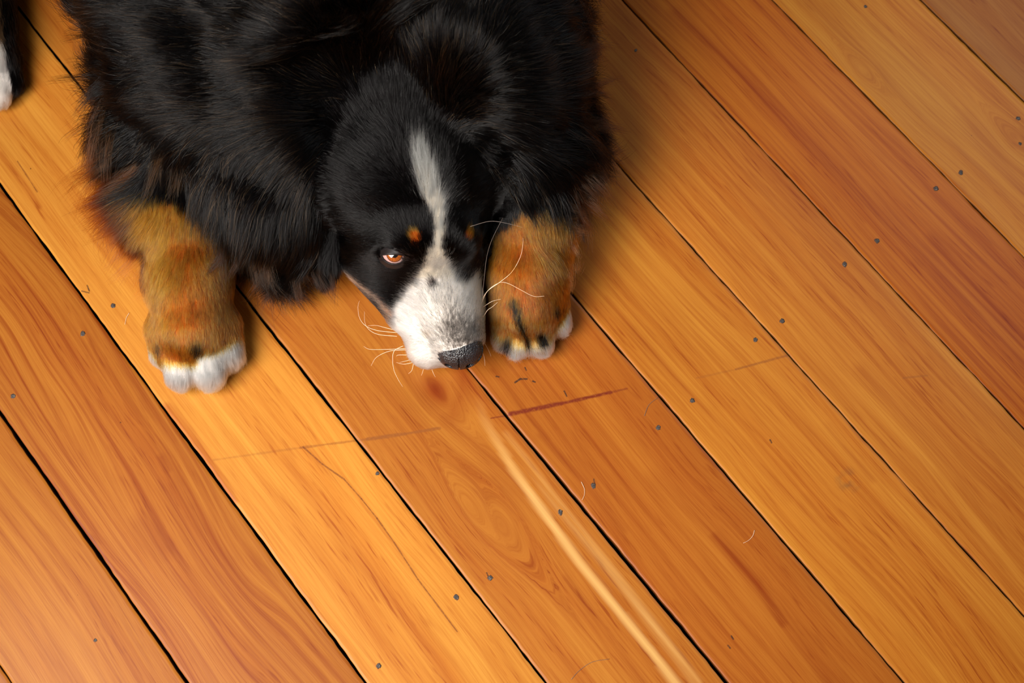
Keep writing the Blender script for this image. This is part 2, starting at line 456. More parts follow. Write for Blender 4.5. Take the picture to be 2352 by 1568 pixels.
def smin(a, b, k):
    h = np.clip(.5 + .5 * (b - a) / k, 0, 1)
    return b + (a - b) * h - k * h * (1 - h)


def group_d(p, prims, k):
    d = None
    for q in prims:
        kk = q[1] if len(q) == 2 else k
        qq = q[0] if len(q) == 2 else q
        e = d_rc(p, qq)
        d = e if d is None else smin(d, e, kk)
    return d


G = {}
G['trunk'] = [rc(P(770, -170, .165), P(740, -1150, .19), .150, .17),
              rc(P(500, 110, .125), P(470, -100, .15), .106, .115),
              rc(P(1075, 140, .15), P(1050, -150, .16), .098, .12),
              rc(P(900, 130, .115), P(820, -40, .17), .100, .15),
              rc(P(632, 400, .095), P(690, 200, .13), .070, .09),
              rc(P(672, 500, .060), P(700, 380, .09), .044, .06),
              rc(P(1190, 325, .095), P(1110, 190, .12), .068, .085),
              rc(P(400, 290, .090), P(480, 150, .12), .056, .085),
              rc(P(300, -420, .13), P(40, -330, .10), .12, .085)]
G['head'] = [rc(P(932, 385, .105), P(948, 500, .092), .078, .068),
             rc(P(770, 385, .100), P(870, 410, .110), .050, .058), rc(P(1115, 385, .095), P(1010, 400, .110), .046, .056),
             rc(P(930, 290, .120), P(935, 380, .110), .080, .075),
             rc(P(862, 565, .064), P(900, 590, .060), .033, .036),
             rc(P(1062, 545, .062), P(1040, 600, .060), .027, .03),
             rc(P(895, 605, .050), P(935, 715, .040), .038, .022),
             rc(P(945, 548, .128), P(968, 545, .128), .020, .020),
             rc(P(1055, 552, .118), P(1040, 545, .122), .017, .018),
             (rc(P(1005, 615, .068), P(1046, 770, .052), .041, .028), .018),
             (rc(P(968, 700, .038), P(985, 797, .032), .028, .0215), .010),
             (rc(P(1074, 690, .046), P(1086, 775, .036), .016, .011), .010),
             (rc(P(1000, 700, .024), P(1030, 800, .024), .022, .018), .010)]
G['legL'] = [rc(P(385, 330, .080), P(415, 500, .058), .046, .045),
             rc(P(414, 500, .058), P(435, 640, .046), .045, .041),
             rc(P(435, 640, .046), P(442, 745, .042), .040, .038),
             (rc(P(378, 755, .030), P(378, 806, .021), .019, .0150), .013),
             (rc(P(412, 765, .034), P(419, 850, .024), .023, .0180), .012),
             (rc(P(466, 765, .034), P(480, 850, .024), .022, .0175), .004),
             (rc(P(508, 745, .031), P(521, 808, .022), .020, .0160), .012)]
G['legR'] = [rc(P(1180, 380, .09), P(1225, 500, .062), .05, .043),
             rc(P(1225, 500, .062), P(1215, 640, .046), .040, .038),
             rc(P(1215, 640, .046), P(1210, 700, .040), .038, .035),
             (rc(P(1165, 715, .032), P(1160, 766, .021), .018, .014), .008),
             (rc(P(1195, 720, .036), P(1193, 782, .022), .019, .015), .007),
             (rc(P(1232, 715, .036), P(1238, 780, .022), .019, .015), .007),
             (rc(P(1265, 695, .030), P(1279, 740, .020), .018, .014), .008)]
G['hind'] = [rc(P(40, -330, .10), P(-50, -180, .055), .07, .034),
             rc(P(-50, -180, .050), P(-22, 120, .038), .034, .027),
             (rc(P(-60, 140, .030), P(-50, 205, .021), .018, .014), .008),
             (rc(P(-25, 140, .032), P(-4, 215, .022), .019, .015), .008),
             (rc(P(8, 130, .028), P(24, 190, .020), .015, .013), .008)]
GK = {'trunk': .035, 'head': .022, 'legL': .016, 'legR': .016, 'hind': .02}


def skin_sdf(p):
    return smin(group_d(p, G['trunk'], .035) + lumps(p), group_d(p, G['head'], .022), .010)


def lumps(p):
    x, y, z = p[:, 0] * 26, p[:, 1] * 26, p[:, 2] * 26
    return .0045 * np.sin(x + 1.7 * np.sin(y * .7 + z * .5) + 1) * np.sin(y * 1.1 + 1.5 * np.sin(x * .6) + z * .8) + .003 * np.sin(x * 2.1 + y * 1.3) * np.sin(y * 1.9 - z * 2.3 + x)


def body_sdf(p):
    d = smin(group_d(p, G['trunk'], .035) + lumps(p), group_d(p, G['head'], .022), .022)
    for g in ('legL', 'legR', 'hind'):
        d = smin(d, group_d(p, G[g], GK[g]), .008)
    for c, r in SOCKETS:
        e = r - np.sqrt(((p - c) ** 2).sum(1))
        d = -smin(-d, -e, .003)
    return np.maximum(d, .0015 - p[:, 2])


SOCKETS = []


def surface_point(px, py, sdf, z0=.5):
    o = P(px, py, z0); d = P(px, py, 0) - o; d /= np.linalg.norm(d); t = 0
    for _ in range(90):
        v = float(sdf((o + t * d)[None])[0]); t += v * .8
        if v < 1e-4: break
    return o + t * d


def grad(sdf, p, e=.001):
    g = np.stack([sdf(p + np.eye(3)[i] * e) - sdf(p - np.eye(3)[i] * e) for i in range(3)], -1)
    return g / (np.linalg.norm(g, axis=1, keepdims=True) + 1e-9)


def surface_nets(sdf, lo, hi, h, coarse=4):
    lo = np.array(lo); n = (np.ceil((np.array(hi) - lo) / h / coarse).astype(int)) * coarse + 1
    nc = (n - 1) // coarse + 1
    gx = [lo[i] + np.arange(nc[i]) * h * coarse for i in range(3)]
    C = np.stack(np.meshgrid(*gx, indexing='ij'), -1).reshape(-1, 3)
    dc = np.concatenate([sdf(c) for c in np.array_split(C, 8)]).reshape(nc)
    D = np.repeat(np.repeat(np.repeat(dc, coarse, 0), coarse, 1), coarse, 2)[:n[0], :n[1], :n[2]].astype(np.float32)
    near = np.argwhere(np.abs(D) < h * coarse * 1.9 + .03 * (coarse > 1) * 0 + h * coarse)
    for idx in np.array_split(near, max(1, len(near) // 400000)):
        D[idx[:, 0], idx[:, 1], idx[:, 2]] = sdf(lo + idx * h)
    S = D < 0
    cell = np.zeros(n - 1, bool); cnt = np.zeros(n - 1, np.uint8)
    for dx in (0, 1):
        for dy in (0, 1):
            for dz in (0, 1):
                cnt += S[dx:n[0] - 1 + dx, dy:n[1] - 1 + dy, dz:n[2] - 1 + dz]
    cell = (cnt > 0) & (cnt < 8)
    ids = -np.ones(n - 1, np.int64); act = np.argwhere(cell); ids[cell] = np.arange(len(act))
    acc = np.zeros((len(act), 3)); w = np.zeros(len(act))
    cor = [np.array(c) for c in np.ndindex(2, 2, 2)]
    for a in cor:
        for ax in range(3):
            if a[ax] == 0:
                b = a.copy(); b[ax] = 1
                da = D[tuple((act + a).T)]; db = D[tuple((act + b).T)]
                x = (da < 0) != (db < 0)
                t = np.where(x, da / np.where(x, da - db, 1), 0)
                q = a + t[:, None] * (b - a)
                acc += np.where(x[:, None], q, 0); w += x
    V = lo + (act + acc / w[:, None]) * h
    Fs = []
    for ax in range(3):
        o1, o2 = [(1, 2), (2, 0), (0, 1)][ax]
        sl = [slice(1, n[i] - 1) for i in range(3)]; sl[ax] = slice(0, n[ax] - 1)
        sl2 = list(sl); sl2[ax] = slice(1, n[ax])
        A = S[tuple(sl)]; B = S[tuple(sl2)]
        e = np.argwhere(A != B); off_ = np.array([s.start for s in sl]); e = e + off_
        e1 = np.zeros(3, int); e1[o1] = 1; e2 = np.zeros(3, int); e2[o2] = 1
        q = np.stack([ids[tuple((e).T)], ids[tuple((e - e1).T)], ids[tuple((e - e1 - e2).T)], ids[tuple((e - e2).T)]], -1)
        fl = ~A[tuple((e - off_).T)]
        q[fl] = q[fl][:, ::-1]
        Fs.append(q)
    F = np.concatenate(Fs)
    for _ in range(2):
        d = sdf(V); V = V - np.clip(d, -h * .6, h * .6)[:, None] * grad(sdf, V)
    return V, F[:, ::-1].copy(), D, lo, n


# ------------------------------------------------------------------ the dog
dog = bpy.data.objects.new('dog', None); COL.objects.link(dog)
dog.location = (0, 0, 0)
dog['label'] = 'fluffy black, rust and white mountain dog lying with its chin on the floorboards'
dog['category'] = 'dog'

# eyes: centre found from the bare head surface
EYE_R = .0130
EYES = []
for (ex, ey) in ((907, 583), (1112, 592)):
    s = surface_point(ex, ey, body_sdf); nrm = grad(body_sdf, s[None])[0]
    if ex > 1000: s = s - nrm * .002
    v = CAM - s; v /= np.linalg.norm(v)
    if ex > 1000: v = nrm
    c = s - v * (EYE_R - .0015)
    EYES.append((c, v))
SOCKETS = [(c, EYE_R + .0006) for c, v in EYES]

VERTS, FACES, GRID, GLO, GN = surface_nets(body_sdf, (-.78, .20, -.006), (.36, 2.05, .44), .005)


def grid_d(p):
    q = (p - GLO) / .005; q = np.clip(q, 0, np.array(GN) - 1.001); i = q.astype(int); f = q - i
    r = 0
    for dx in (0, 1):
        wx = f[:, 0] if dx else 1 - f[:, 0]
        for dy in (0, 1):
            wy = f[:, 1] if dy else 1 - f[:, 1]
            for dz in (0, 1):
                wz = f[:, 2] if dz else 1 - f[:, 2]
                r = r + wx * wy * wz * GRID[i[:, 0] + dx, i[:, 1] + dy, i[:, 2] + dz]
    return r


def in_poly(x, y, poly):
    poly = np.array(poly, float); ins = np.zeros(len(x), bool); j = len(poly) - 1
    for i in range(len(poly)):
        xi, yi = poly[i]; xj, yj = poly[j]
        c = ((yi > y) != (yj > y)) & (x < (xj - xi) * (y - yi) / (yj - yi + 1e-12) + xi)
        ins ^= c; j = i
    return ins


def band(x, y, pts):
    pts = np.array(pts, float); best = np.full(len(x), 1e9)
    for i in range(len(pts) - 1):
        p, q = pts[i], pts[i + 1]; d = q - p; t = np.clip(((x - p[0]) * d[0] + (y - p[1]) * d[1]) / (d @ d), 0, 1)
        best = np.minimum(best, np.hypot(x - p[0] - t * d[0], y - p[1] - t * d[1]))
    return best


def ell(x, y, cx, cy, rx, ry):
    return np.hypot((x - cx) / rx, (y - cy) / ry)


GN_ = ['trunk', 'head', 'legL', 'legR', 'hind']


def classify(p):
    D = np.stack([group_d(p, G[g], GK[g]) for g in GN_], 1)
    return D.argmin(1)


BLACK = np.array([.0024, .0018, .0019]); RUST = np.array([.46, .120, .011]); WHITE = np.array([.93, .90, .86]); CREAM = np.array([.80, .72, .58])
BROWN = np.array([.13, .055, .022])
BLAZE = [(940, 352), (962, 345), (988, 368), (1003, 410), (1015, 455), (1024, 500), (1024, 540), (1016, 572), (1030, 610), (1048, 640), (1068, 655),
         (1092, 632), (1108, 660), (1135, 760), (1135, 900), (930, 900), (860, 800), (893, 770), (903, 735), (905, 712), (925, 682), (955, 645), (972, 610),
         (985, 580), (997, 560), (995, 525), (984, 490), (966, 450), (950, 405), (941, 375)]


def coat(p, grp, r, skin=False):
    """marking colours of the coat, plus shading painted on the muzzle and left leg"""
    x, y = project(p); n = len(p)
    jx = x + r.normal(0, 4.0, n); jy = y + r.normal(0, 4.5, n)
    c = np.tile(BLACK, (n, 1))
    # trunk: brownish tips low on the flank
    tr = grp == 0
    br = tr & (r.random(n) < .10) & (not skin); c[br] = BROWN * .9
    # head
    h = grp == 1
    m = h & in_poly(jx, jy, BLAZE) & (p[:, 2] < .5); c[m] = WHITE
    up = m & (y < 640); c[up] = CREAM
    muz_shade = m & (r.random(n) < np.clip((x - 930) / 130, 0, .55)) & (not skin); c[muz_shade] = CREAM  # shaded right side of the muzzle painted with cream hairs
    ax = band(x, y, [(1000, 650), (1030, 700), (1060, 775)])
    pt = .36 * np.exp(-(ax / 32) ** 2) * np.clip((y - 620) / 100, 0, 1) + .95 * np.exp(-(ell(x, y, 1058, 768, 50, 32)) ** 2)
    tick = m & (r.random(n) < pt) & (not skin); c[tick] = np.array([.03, .027, .025])
    c[m & (ell(jx, jy, 994, 653, 7, 8) < 1)] = BLACK * 2
    c[m & (ell(jx, jy, 985, 770, 6, 4) < 1) & (r.random(n) < .4)] = BROWN
    edge = h & ~m & in_poly(x + r.normal(0, 11, n), y + r.normal(0, 11, n), BLAZE) & (r.random(n) < .4) & (y > 560); c[edge] = CREAM * .6
    e = h & (band(jx, jy, [(770, 628), (815, 650), (855, 680), (890, 712), (903, 745), (903, 775)]) < 12) & ~in_poly(x, y, BLAZE); c[e] = np.array([.42, .20, .12])
    e = h & (band(jx, jy, [(825, 668), (868, 700), (884, 730), (888, 760)]) < 8); c[e] = BLACK * 2
    for (cx, cy, rx, ry) in ((953, 545, 15, 14), (1074, 543, 10, 16)):
        e = h & (ell(x + r.normal(0, 2.2, n), y + r.normal(0, 2.2, n), cx, cy, rx, ry) < 1); c[e] = RUST * np.array([1, .8, .6])
    e = h & (ell(jx, jy, 944, 592, 9, 12) < 1) & (r.random(n) < .5); c[e] = (.16, .11, .10)
    # front legs
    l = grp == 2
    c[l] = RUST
    k = np.clip((x[l] - 420) / 130, -1, 1); c[l] = c[l] * (1 - .18 * k)[:, None]  # lit left and shaded right of the leg painted into the rust
    top = np.interp(x, [150, 330, 380, 430, 500, 520, 600], [680, 415, 432, 462, 486, 500, 510])
    c[l & (jy + r.normal(0, 7, n) < top)] = BLACK
    fl = l & (jx < 338) & (y < 640); t_ = np.clip((x - 235) / 100, 0, 1)
    c[fl] = (BLACK + (RUST * .24 - BLACK) * t_[:, None] * (.2 + .8 * r.random(n))[:, None])[fl]
    wl = np.interp(x, [330, 345, 365, 440, 462, 500, 548], [772, 795, 826, 832, 806, 795, 766]); c[l & (jy > wl)] = WHITE
    c[l & (ell(jx, jy, 452, 795, 12, 15) < 1) & (r.random(n) < .6)] = BLACK * 2
    c[l & (ell(jx, jy, 362, 792, 5, 11) < 1) & (r.random(n) < .6)] = BLACK * 2
    q = grp == 3
    c[q] = RUST * np.array([.95, .88, .75])
    top = np.interp(x, [1100, 1160, 1200, 1260, 1330], [535, 505, 465, 458, 478]); c[q & (jy < top)] = BLACK
    wl = np.interp(x, [1100, 1130, 1160, 1200, 1240, 1265, 1290, 1310], [755, 768, 790, 802, 800, 782, 745, 700]); c[q & (jy > wl - 13)] = WHITE
    bl = q & (band(x, y, [(1180, 690), (1196, 740), (1214, 795)]) < np.abs(r.normal(0, 1, n)) * (3 + 7 * np.clip((790 - y) / 90, 0, 1))) & (band(x, y, [(1180, 690), (1196, 740), (1214, 795)]) < 16) & (r.random(n) < .75); c[bl] = BLACK
    bl = q & (ell(jx, jy, 1243, 772, 9, 17) < 1); c[bl] = BLACK
    bl = q & (ell(jx, jy, 1280, 705, 8, 12) < 1) & (r.random(n) < .7); c[bl] = BLACK * 2
    bl = q & (ell(jx, jy, 1167, 784, 8, 14) < 1) & (r.random(n) < .7); c[bl] = BLACK * 2
    pe = q & (y > 730) & (jy < wl) & (r.random(n) < .45) & (c[:, 0] > .2); c[pe] = (.62, .42, .18)
    w = grp == 4
    c[w] = BLACK
    c[w & (jx < -2) & (y < 120)] = BROWN
    c[w & (jy > np.interp(x, [-100, 0, 20, 36, 50], [20, 90, 150, 235, 300]))] = WHITE
    return c


# combing: (px, py, angle [0 right, 90 down], length m, lift, frizz)
COMB = {
    0: [(900, 250, 270, .030, .30, .2), (900, 130, 268, .045, .30, .3), (780, 60, 262, .045, .3, .3), (1000, 200, 285, .04, .45, .3), (1080, 200, 305, .04, .45, .3),
        (1180, 230, 350, .042, .4, .3), (1250, 180, 345, .05, .4, .3), (1320, 220, 355, .048, .7, .7), (1300, 100, 345, .04, .35, .4), (1310, 320, 12, .048, .6, .6),
        (1200, 330, 25, .045, .35, .3), (1290, 420, 45, .046, .5, .6), (1180, 420, 55, .040, .3, .3), (1130, 380, 40, .035, .3, .3), (1100, 60, 290, .045, .3, .3),
        (1320, 0, 350, .040, .6, .6), (700, 160, 220, .045, .35, .3), (700, 260, 180, .050, .4, .3), (600, 240, 178, .055, .4, .4), (520, 260, 170, .055, .4, .5),
        (460, 320, 150, .060, .4, .5), (500, 400, 112, .050, .4, .5), (560, 470, 98, .060, .35, .4), (640, 420, 130, .060, .35, .4), (700, 350, 160, .05, .4, .3),
        (720, 430, 115, .055, .3, .3), (620, 540, 100, .058, .25, .4), (700, 540, 98, .052, .25, .3), (740, 480, 95, .05, .2, .3), (520, 500, 78, .034, .3, .4),
        (520, 100, 185, .045, .4, .4), (450, 180, 180, .045, .4, .5), (400, 260, 170, .04, .35, .6), (330, 100, 182, .035, .3, .5), (250, 60, 188, .050, .8, .8),
        (220, 180, 178, .050, .8, .8), (230, 270, 155, .060, .7, .8), (280, 360, 142, .062, .6, .8), (360, 380, 120, .035, .25, .5), (420, 420, 85, .022, .25, .4),
        (480, 20, 190, .04, .3, .4), (600, 60, 200, .04, .3, .3), (250, -80, 190, .04, .3, .5), (800, -200, 270, .04, .3, .3)],
    1: [(1060, 775, 262, .0035, .3, .0), (1035, 740, 262, .005, .3, .0), (1090, 740, 285, .005, .3, .0), (980, 740, 225, .005, .3, .0), (940, 780, 180, .005, .3, .0),
        (960, 820, 150, .005, .3, .0), (1010, 680, 262, .007, .3, 0), (1075, 680, 290, .006, .3, 0), (930, 700, 200, .006, .3, 0), (880, 690, 195, .008, .25, .1),
        (1000, 600, 268, .008, .3, .1), (960, 640, 235, .007, .3, .1), (1060, 620, 300, .009, .35, .1), (900, 640, 185, .008, .25, .1), (840, 640, 180, .010, .25, .1),
        (870, 560, 165, .009, .25, .1), (800, 580, 165, .012, .25, .1), (950, 545, 250, .007, .3, .1), (1074, 545, 290, .007, .3, .1), (905, 620, 190, .006, .25, 0),
        (1015, 530, 265, .009, .25, .1), (980, 450, 252, .016, .3, .2), (950, 380, 262, .024, .4, .3), (770, 380, 200, .036, .5, .5), (1120, 370, 345, .036, .5, .5), (930, 290, 268, .038, .5, .4), (1050, 480, 310, .016, .45, .2), (1080, 420, 330, .018, .4, .2),
        (1110, 480, 340, .016, .3, .2), (880, 450, 205, .020, .4, .35), (820, 420, 190, .028, .45, .45), (790, 500, 170, .022, .4, .35), (900, 340, 240, .032, .45, .4),
        (1030, 330, 300, .024, .4, .2), (960, 280, 270, .028, .4, .2), (1120, 560, 20, .010, .3, .1)],
    2: [(430, 560, 95, .013, .22, .2), (360, 560, 115, .016, .25, .3), (330, 480, 128, .042, .4, .6), (300, 420, 135, .060, .5, .8), (340, 620, 112, .018, .25, .3),
        (490, 600, 80, .011, .2, .2), (440, 700, 90, .010, .2, .1), (380, 700, 98, .011, .22, .1), (510, 700, 85, .009, .2, .1), (440, 790, 88, .009, .22, .1),
        (365, 810, 105, .009, .25, .1), (420, 860, 92, .011, .3, .25), (480, 860, 85, .011, .3, .25), (530, 810, 65, .012, .3, .3), (400, 470, 95, .015, .25, .2)],
    3: [(1220, 520, 75, .014, .25, .2), (1160, 560, 100, .012, .22, .2), (1290, 560, 45, .020, .3, .4), (1180, 640, 92, .010, .2, .1), (1240, 640, 70, .010, .22, .1),
        (1300, 650, 55, .011, .25, .2), (1200, 720, 95, .010, .22, .1), (1150, 740, 105, .009, .25, .1), (1250, 730, 78, .010, .22, .1), (1290, 730, 60, .009, .25, .2),
        (1160, 780, 110, .011, .3, .3), (1210, 800, 90, .010, .3, .3), (1250, 790, 70, .011, .3, .3), (1140, 650, 110, .010, .2, .1)],
    4: [(0, 0, 90, .02, .25, .3), (30, 100, 75, .014, .25, .3), (0, 200, 95, .009, .25, .1), (-40, 200, 100, .009, .25, .1), (0, -300, 90, .03, .3, .3)],
}


def comb(x, y, grp):
    n = len(x); o = np.zeros((n, 5))
    for g, cp in COMB.items():
        m = grp == g
        if not m.any(): continue
        cp = np.array(cp, float); xs, ys = x[m], y[m]
        w = 1 / (((xs[:, None] - cp[:, 0]) ** 2 + (ys[:, None] - cp[:, 1]) ** 2) + 250) ** 1.6
        w /= w.sum(1, keepdims=True); a = np.radians(cp[:, 2])
        o[m] = w @ np.stack([np.cos(a), np.sin(a), cp[:, 3], cp[:, 4], cp[:, 5]], 1)
    nn = np.hypot(o[:, 0], o[:, 1]) + 1e-6; o[:, 0] /= nn; o[:, 1] /= nn
    return o


RIGHT = CM[:, 0]; UP = CM[:, 1]


def grow(roots, normals, grp, r, K=8, dist=None, sdfgrad=None, combf=None, lenscale=1.0, clump=.6, guide_every=16):
    """combed, clumped hair strands as an (n, K, 3) array"""
    n = len(roots)
    x, y = project(roots); o = (combf or comb)(x, y, grp)
    Lh = o[:, 2] * (.75 + .5 * r.random(n)) * lenscale
    lift = o[:, 3] * (.7 + .6 * r.random(n)); friz = o[:, 4]
    stray = r.random(n) < .025
    Lh[stray] *= 1.15; lift[stray] *= 1.6
    pos = np.zeros((n, K, 3)); pos[:, 0] = roots - normals * .001
    cur = pos[:, 0].copy(); nr = normals.copy()
    q_ = roots * 75; tuft = np.sin(q_[:, 0] + 2 * np.sin(q_[:, 1] * .8) + q_[:, 2]) * np.sin(q_[:, 1] * 1.1 + 1.7 * np.sin(q_[:, 0] * .7) - q_[:, 2] * .8)
    az = r.normal(0, .08, n) + tuft * (.10 + .55 * friz)
    Lh *= 1 + .35 * tuft * np.clip(friz * 2, .2, 1)
    for i in range(1, K):
        s = i / (K - 1)
        if i in (3, 5) and (grp == 0).any():
            m = grp == 0; xx, yy = project(cur[m]); oo = (combf or comb)(xx, yy, grp[m]); o[m, :2] = oo[:, :2]
        ca, sa = np.cos(az), np.sin(az)
        dx = o[:, 0] * ca - o[:, 1] * sa; dy = o[:, 0] * sa + o[:, 1] * ca
        t = dx[:, None] * RIGHT - dy[:, None] * UP
        t = t - (t * nr).sum(1, keepdims=True) * nr
        t /= np.linalg.norm(t, axis=1, keepdims=True) + .15
        # wavy flow noise shared by neighbours
        ph = cur * 28
        wv = np.stack([np.sin(ph[:, 1] * 1.3 + ph[:, 2] * 2 + 5 * s), np.sin(ph[:, 0] * 1.7 + ph[:, 2] + 4 * s + 1), np.sin(ph[:, 0] + ph[:, 1] * 1.1 + 2)], 1)
        d = t + nr * (lift * (1.25 - s))[:, None] + wv * (friz * .22)[:, None] + r.normal(0, 1, (n, 3)) * (friz * .10 + .03)[:, None]
        d[:, 2] -= .25 * s * (Lh / .05)
        d /= np.linalg.norm(d, axis=1, keepdims=True)
        cur = cur + d * (Lh / (K - 1))[:, None]
        D = dist(cur); need = .0006 + .0012 * s * (Lh / .01) ** .5
        push = D < need
        if push.any():
            q = cur[push]; e = .003
            gr = np.stack([dist(q + np.eye(3)[j] * e) - dist(q - np.eye(3)[j] * e) for j in range(3)], -1)
            gr /= np.linalg.norm(gr, axis=1, keepdims=True) + 1e-9
            cur[push] = q + gr * (need - D)[push][:, None]; nr[push] = nr[push] * .4 + gr * .6
            nr /= np.linalg.norm(nr, axis=1, keepdims=True)
        low = cur[:, 2] < .0012
        cur[low, 2] = .0012 + .002 * r.random(low.sum())
        pos[:, i] = cur
    # clumping toward guide strands
    G_ = r.choice(n, max(1, n // guide_every), replace=False)
    kd = kdtree.KDTree(len(G_))
    for j, g in enumerate(G_): kd.insert(roots[g], j)
    kd.balance()
    near = np.fromiter((kd.find(p)[1] for p in roots), int, n); gi = G_[near]
    ok = grp[gi] == grp
    s = np.linspace(0, 1, K)[None, :, None]
    muzm = (grp == 1) & (y > 600)
    cl = (np.where(muzm, .25, np.where(grp == 0, 1.25, 1)) * clump * (.4 + .9 * r.random(n)) * np.clip(Lh / .022, .45, 1.05) * ok)[:, None, None]
    w = np.clip(cl * s ** 1.3, 0, .94)
    tgt = pos[gi] + (Lh / np.maximum(Lh[gi], 1e-4) - 1)[:, None, None] * (pos[gi] - pos[gi][:, :1]) * .8
    pos = pos * (1 - w) + tgt * w
    pos[..., 2] = np.maximum(pos[..., 2], .0010)
    return pos, Lh, gi


def hair_material(name, rough=.19, rr=.28):
    m, nt, out = mat(name)
    h = N(nt, 'ShaderNodeBsdfHairPrincipled')
    try: h.model = 'CHIANG'
    except Exception: pass
    h.parametrization = 'COLOR'
    col = attr(nt, 'coat', 'Color')
    nt.links.new(col, h.inputs['Color'])
    sp_ = N(nt, 'ShaderNodeSeparateColor'); nt.links.new(col, sp_.inputs[0])
    mr_ = N(nt, 'ShaderNodeMapRange'); mr_.inputs[1].default_value = .05; mr_.inputs[2].default_value = .5; mr_.inputs[3].default_value = rough; mr_.inputs[4].default_value = .50
    nt.links.new(sp_.outputs[2], mr_.inputs[0]); nt.links.new(mr_.outputs[0], h.inputs['Roughness'])
    h.inputs['Radial Roughness'].default_value = rr
    h.inputs['IOR'].default_value = 1.26
    nt.links.new(h.outputs[0], out.inputs[0])
    return m


M_FUR = hair_material('coat_fur')


def hair_obj(name, pos, radius, colors, m, parent):
    n, K, _ = pos.shape
    hc = bpy.data.hair_curves.new(name)
    hc.add_curves([K] * n)
    hc.attributes['position'].data.foreach_set('vector', pos.astype(np.float32).ravel())
    taper = np.array([1 - .85 * (i / (K - 1)) ** 1.5 for i in range(K)])
    ra = hc.attributes.get('radius') or hc.attributes.new('radius', 'FLOAT', 'POINT')
    ra.data.foreach_set('value', (radius[:, None] * taper[None]).astype(np.float32).ravel())
    ca = hc.attributes.new('coat', 'FLOAT_COLOR', 'CURVE')
    c4 = np.ones((n, 4), np.float32); c4[:, :3] = colors; ca.data.foreach_set('color', c4.ravel())
    hc.materials.append(m)
    o = bpy.data.objects.new(name, hc); COL.objects.link(o); o.parent = parent
    return o


def scatter(V, F, dens, r):
    """area-weighted roots on quads; dens: hairs per m2 for each face"""
    a, b, c, d = (V[F[:, i]] for i in range(4))
    ar = .5 * (np.linalg.norm(np.cross(b - a, c - a), axis=1) + np.linalg.norm(np.cross(c - a, d - a), axis=1))
    k = r.poisson(ar * dens); f = np.repeat(np.arange(len(F)), k)
    u, v = r.random(len(f))[:, None], r.random(len(f))[:, None]
    return (a[f] * (1 - u) + b[f] * u) * (1 - v) + (d[f] * (1 - u) + c[f] * u) * v


# body skin
vg = classify(VERTS)
skin_col = coat(VERTS, vg, np.random.default_rng(3), True) * np.array([.75, .70, .68])
mskin, nt, out = mat('skin_under_coat')
b = N(nt, 'ShaderNodeBsdfPrincipled'); nt.links.new(attr(nt, 'skin', 'Color'), b.inputs[0]); b.inputs['Roughness'].default_value = .8
b.inputs['Specular IOR Level'].default_value = .1
nt.links.new(b.outputs[0], out.inputs[0])
body = mesh_obj('body', VERTS, FACES, mskin, dog, attrs={'skin': skin_col})

# eye opening polygons (photo pixels)
OPEN0 = [(877, 587), (881, 594), (888, 600), (897, 604), (907, 605), (917, 603), (924, 599), (928, 593), (929, 588), (920, 586.5), (908, 585.5), (892, 585.5)]
def swell(poly, w):
    q = np.array(poly, float); c = q.mean(0); return [tuple(c + (p - c) * (1 + w / np.linalg.norm(p - c))) for p in q]


OPEN1 = [(1104, 592), (1108, 598), (1114, 600), (1119, 597), (1121, 591), (1113, 589)]


def grown(poly, f, cx=None, cy=None):
    q = np.array(poly, float); c = q.mean(0); return [tuple(c + (p - c) * f) for p in q]


# fur on the body
cent = VERTS[FACES].mean(1); fx, fy = project(cent); fg = classify(cent)
dens = np.choose(fg, [.75e6, 2.2e6, 2.2e6, 2.2e6, 1.4e6]).astype(float)
muz = (fg == 1) & (fy > 600); dens[muz] = 3.2e6
out_ = (fy < -160) | (fx < -160); dens[out_] *= .12
dens[cent[:, 2] < .004] = 0
R = np.random.default_rng(11)
roots = scatter(VERTS, FACES, dens, R)
rx_, ry_ = project(roots)
keep = ~in_poly(rx_, ry_, swell(OPEN0, 9)) | (roots[:, 2] < .06)
NOSE_C = P(1055, 801, .052)
keep &= (np.abs((roots - NOSE_C) / np.array([.0235, .0180, .021])) ** 2).sum(1) > .95
roots = roots[keep]
nrm = grad(body_sdf, roots, .0015); grp = classify(roots)
POS, LH, GI = grow(roots, nrm, grp, R, dist=grid_d)
cc = coat(roots, grp, R)
gsh = R.random(len(cc))[GI]
shade = (.62 + .42 * R.random(len(cc)) + .38 * gsh)[:, None]
shade = np.where(cc[:, :1] > .7, .92 + .12 * (shade - .9), shade)
rustm = (cc[:, 0] > .3) & (cc[:, 2] < .1)
cc = cc * shade
lt = rustm & (R.random(len(cc)) < .08 + .25 * (gsh > .75)); dk = rustm & (R.random(len(cc)) < .10 + .35 * (gsh < .2)); cc[dk] *= .35; cc[lt] = cc[lt] * .6 + np.array([.70, .30, .05]) * .4
cc = np.clip(cc, 0, .93)
rad = np.choose(grp, [.00023, .00017, .00019, .00019, .00018]).astype(float)
rad[(grp == 1) & (project(roots)[1] > 600)] = .00013
rad = rad * (.8 + .4 * R.random(len(rad)))
xx = project(roots); rad[(xx[1] < -160) | (xx[0] < -160)] *= 2.2
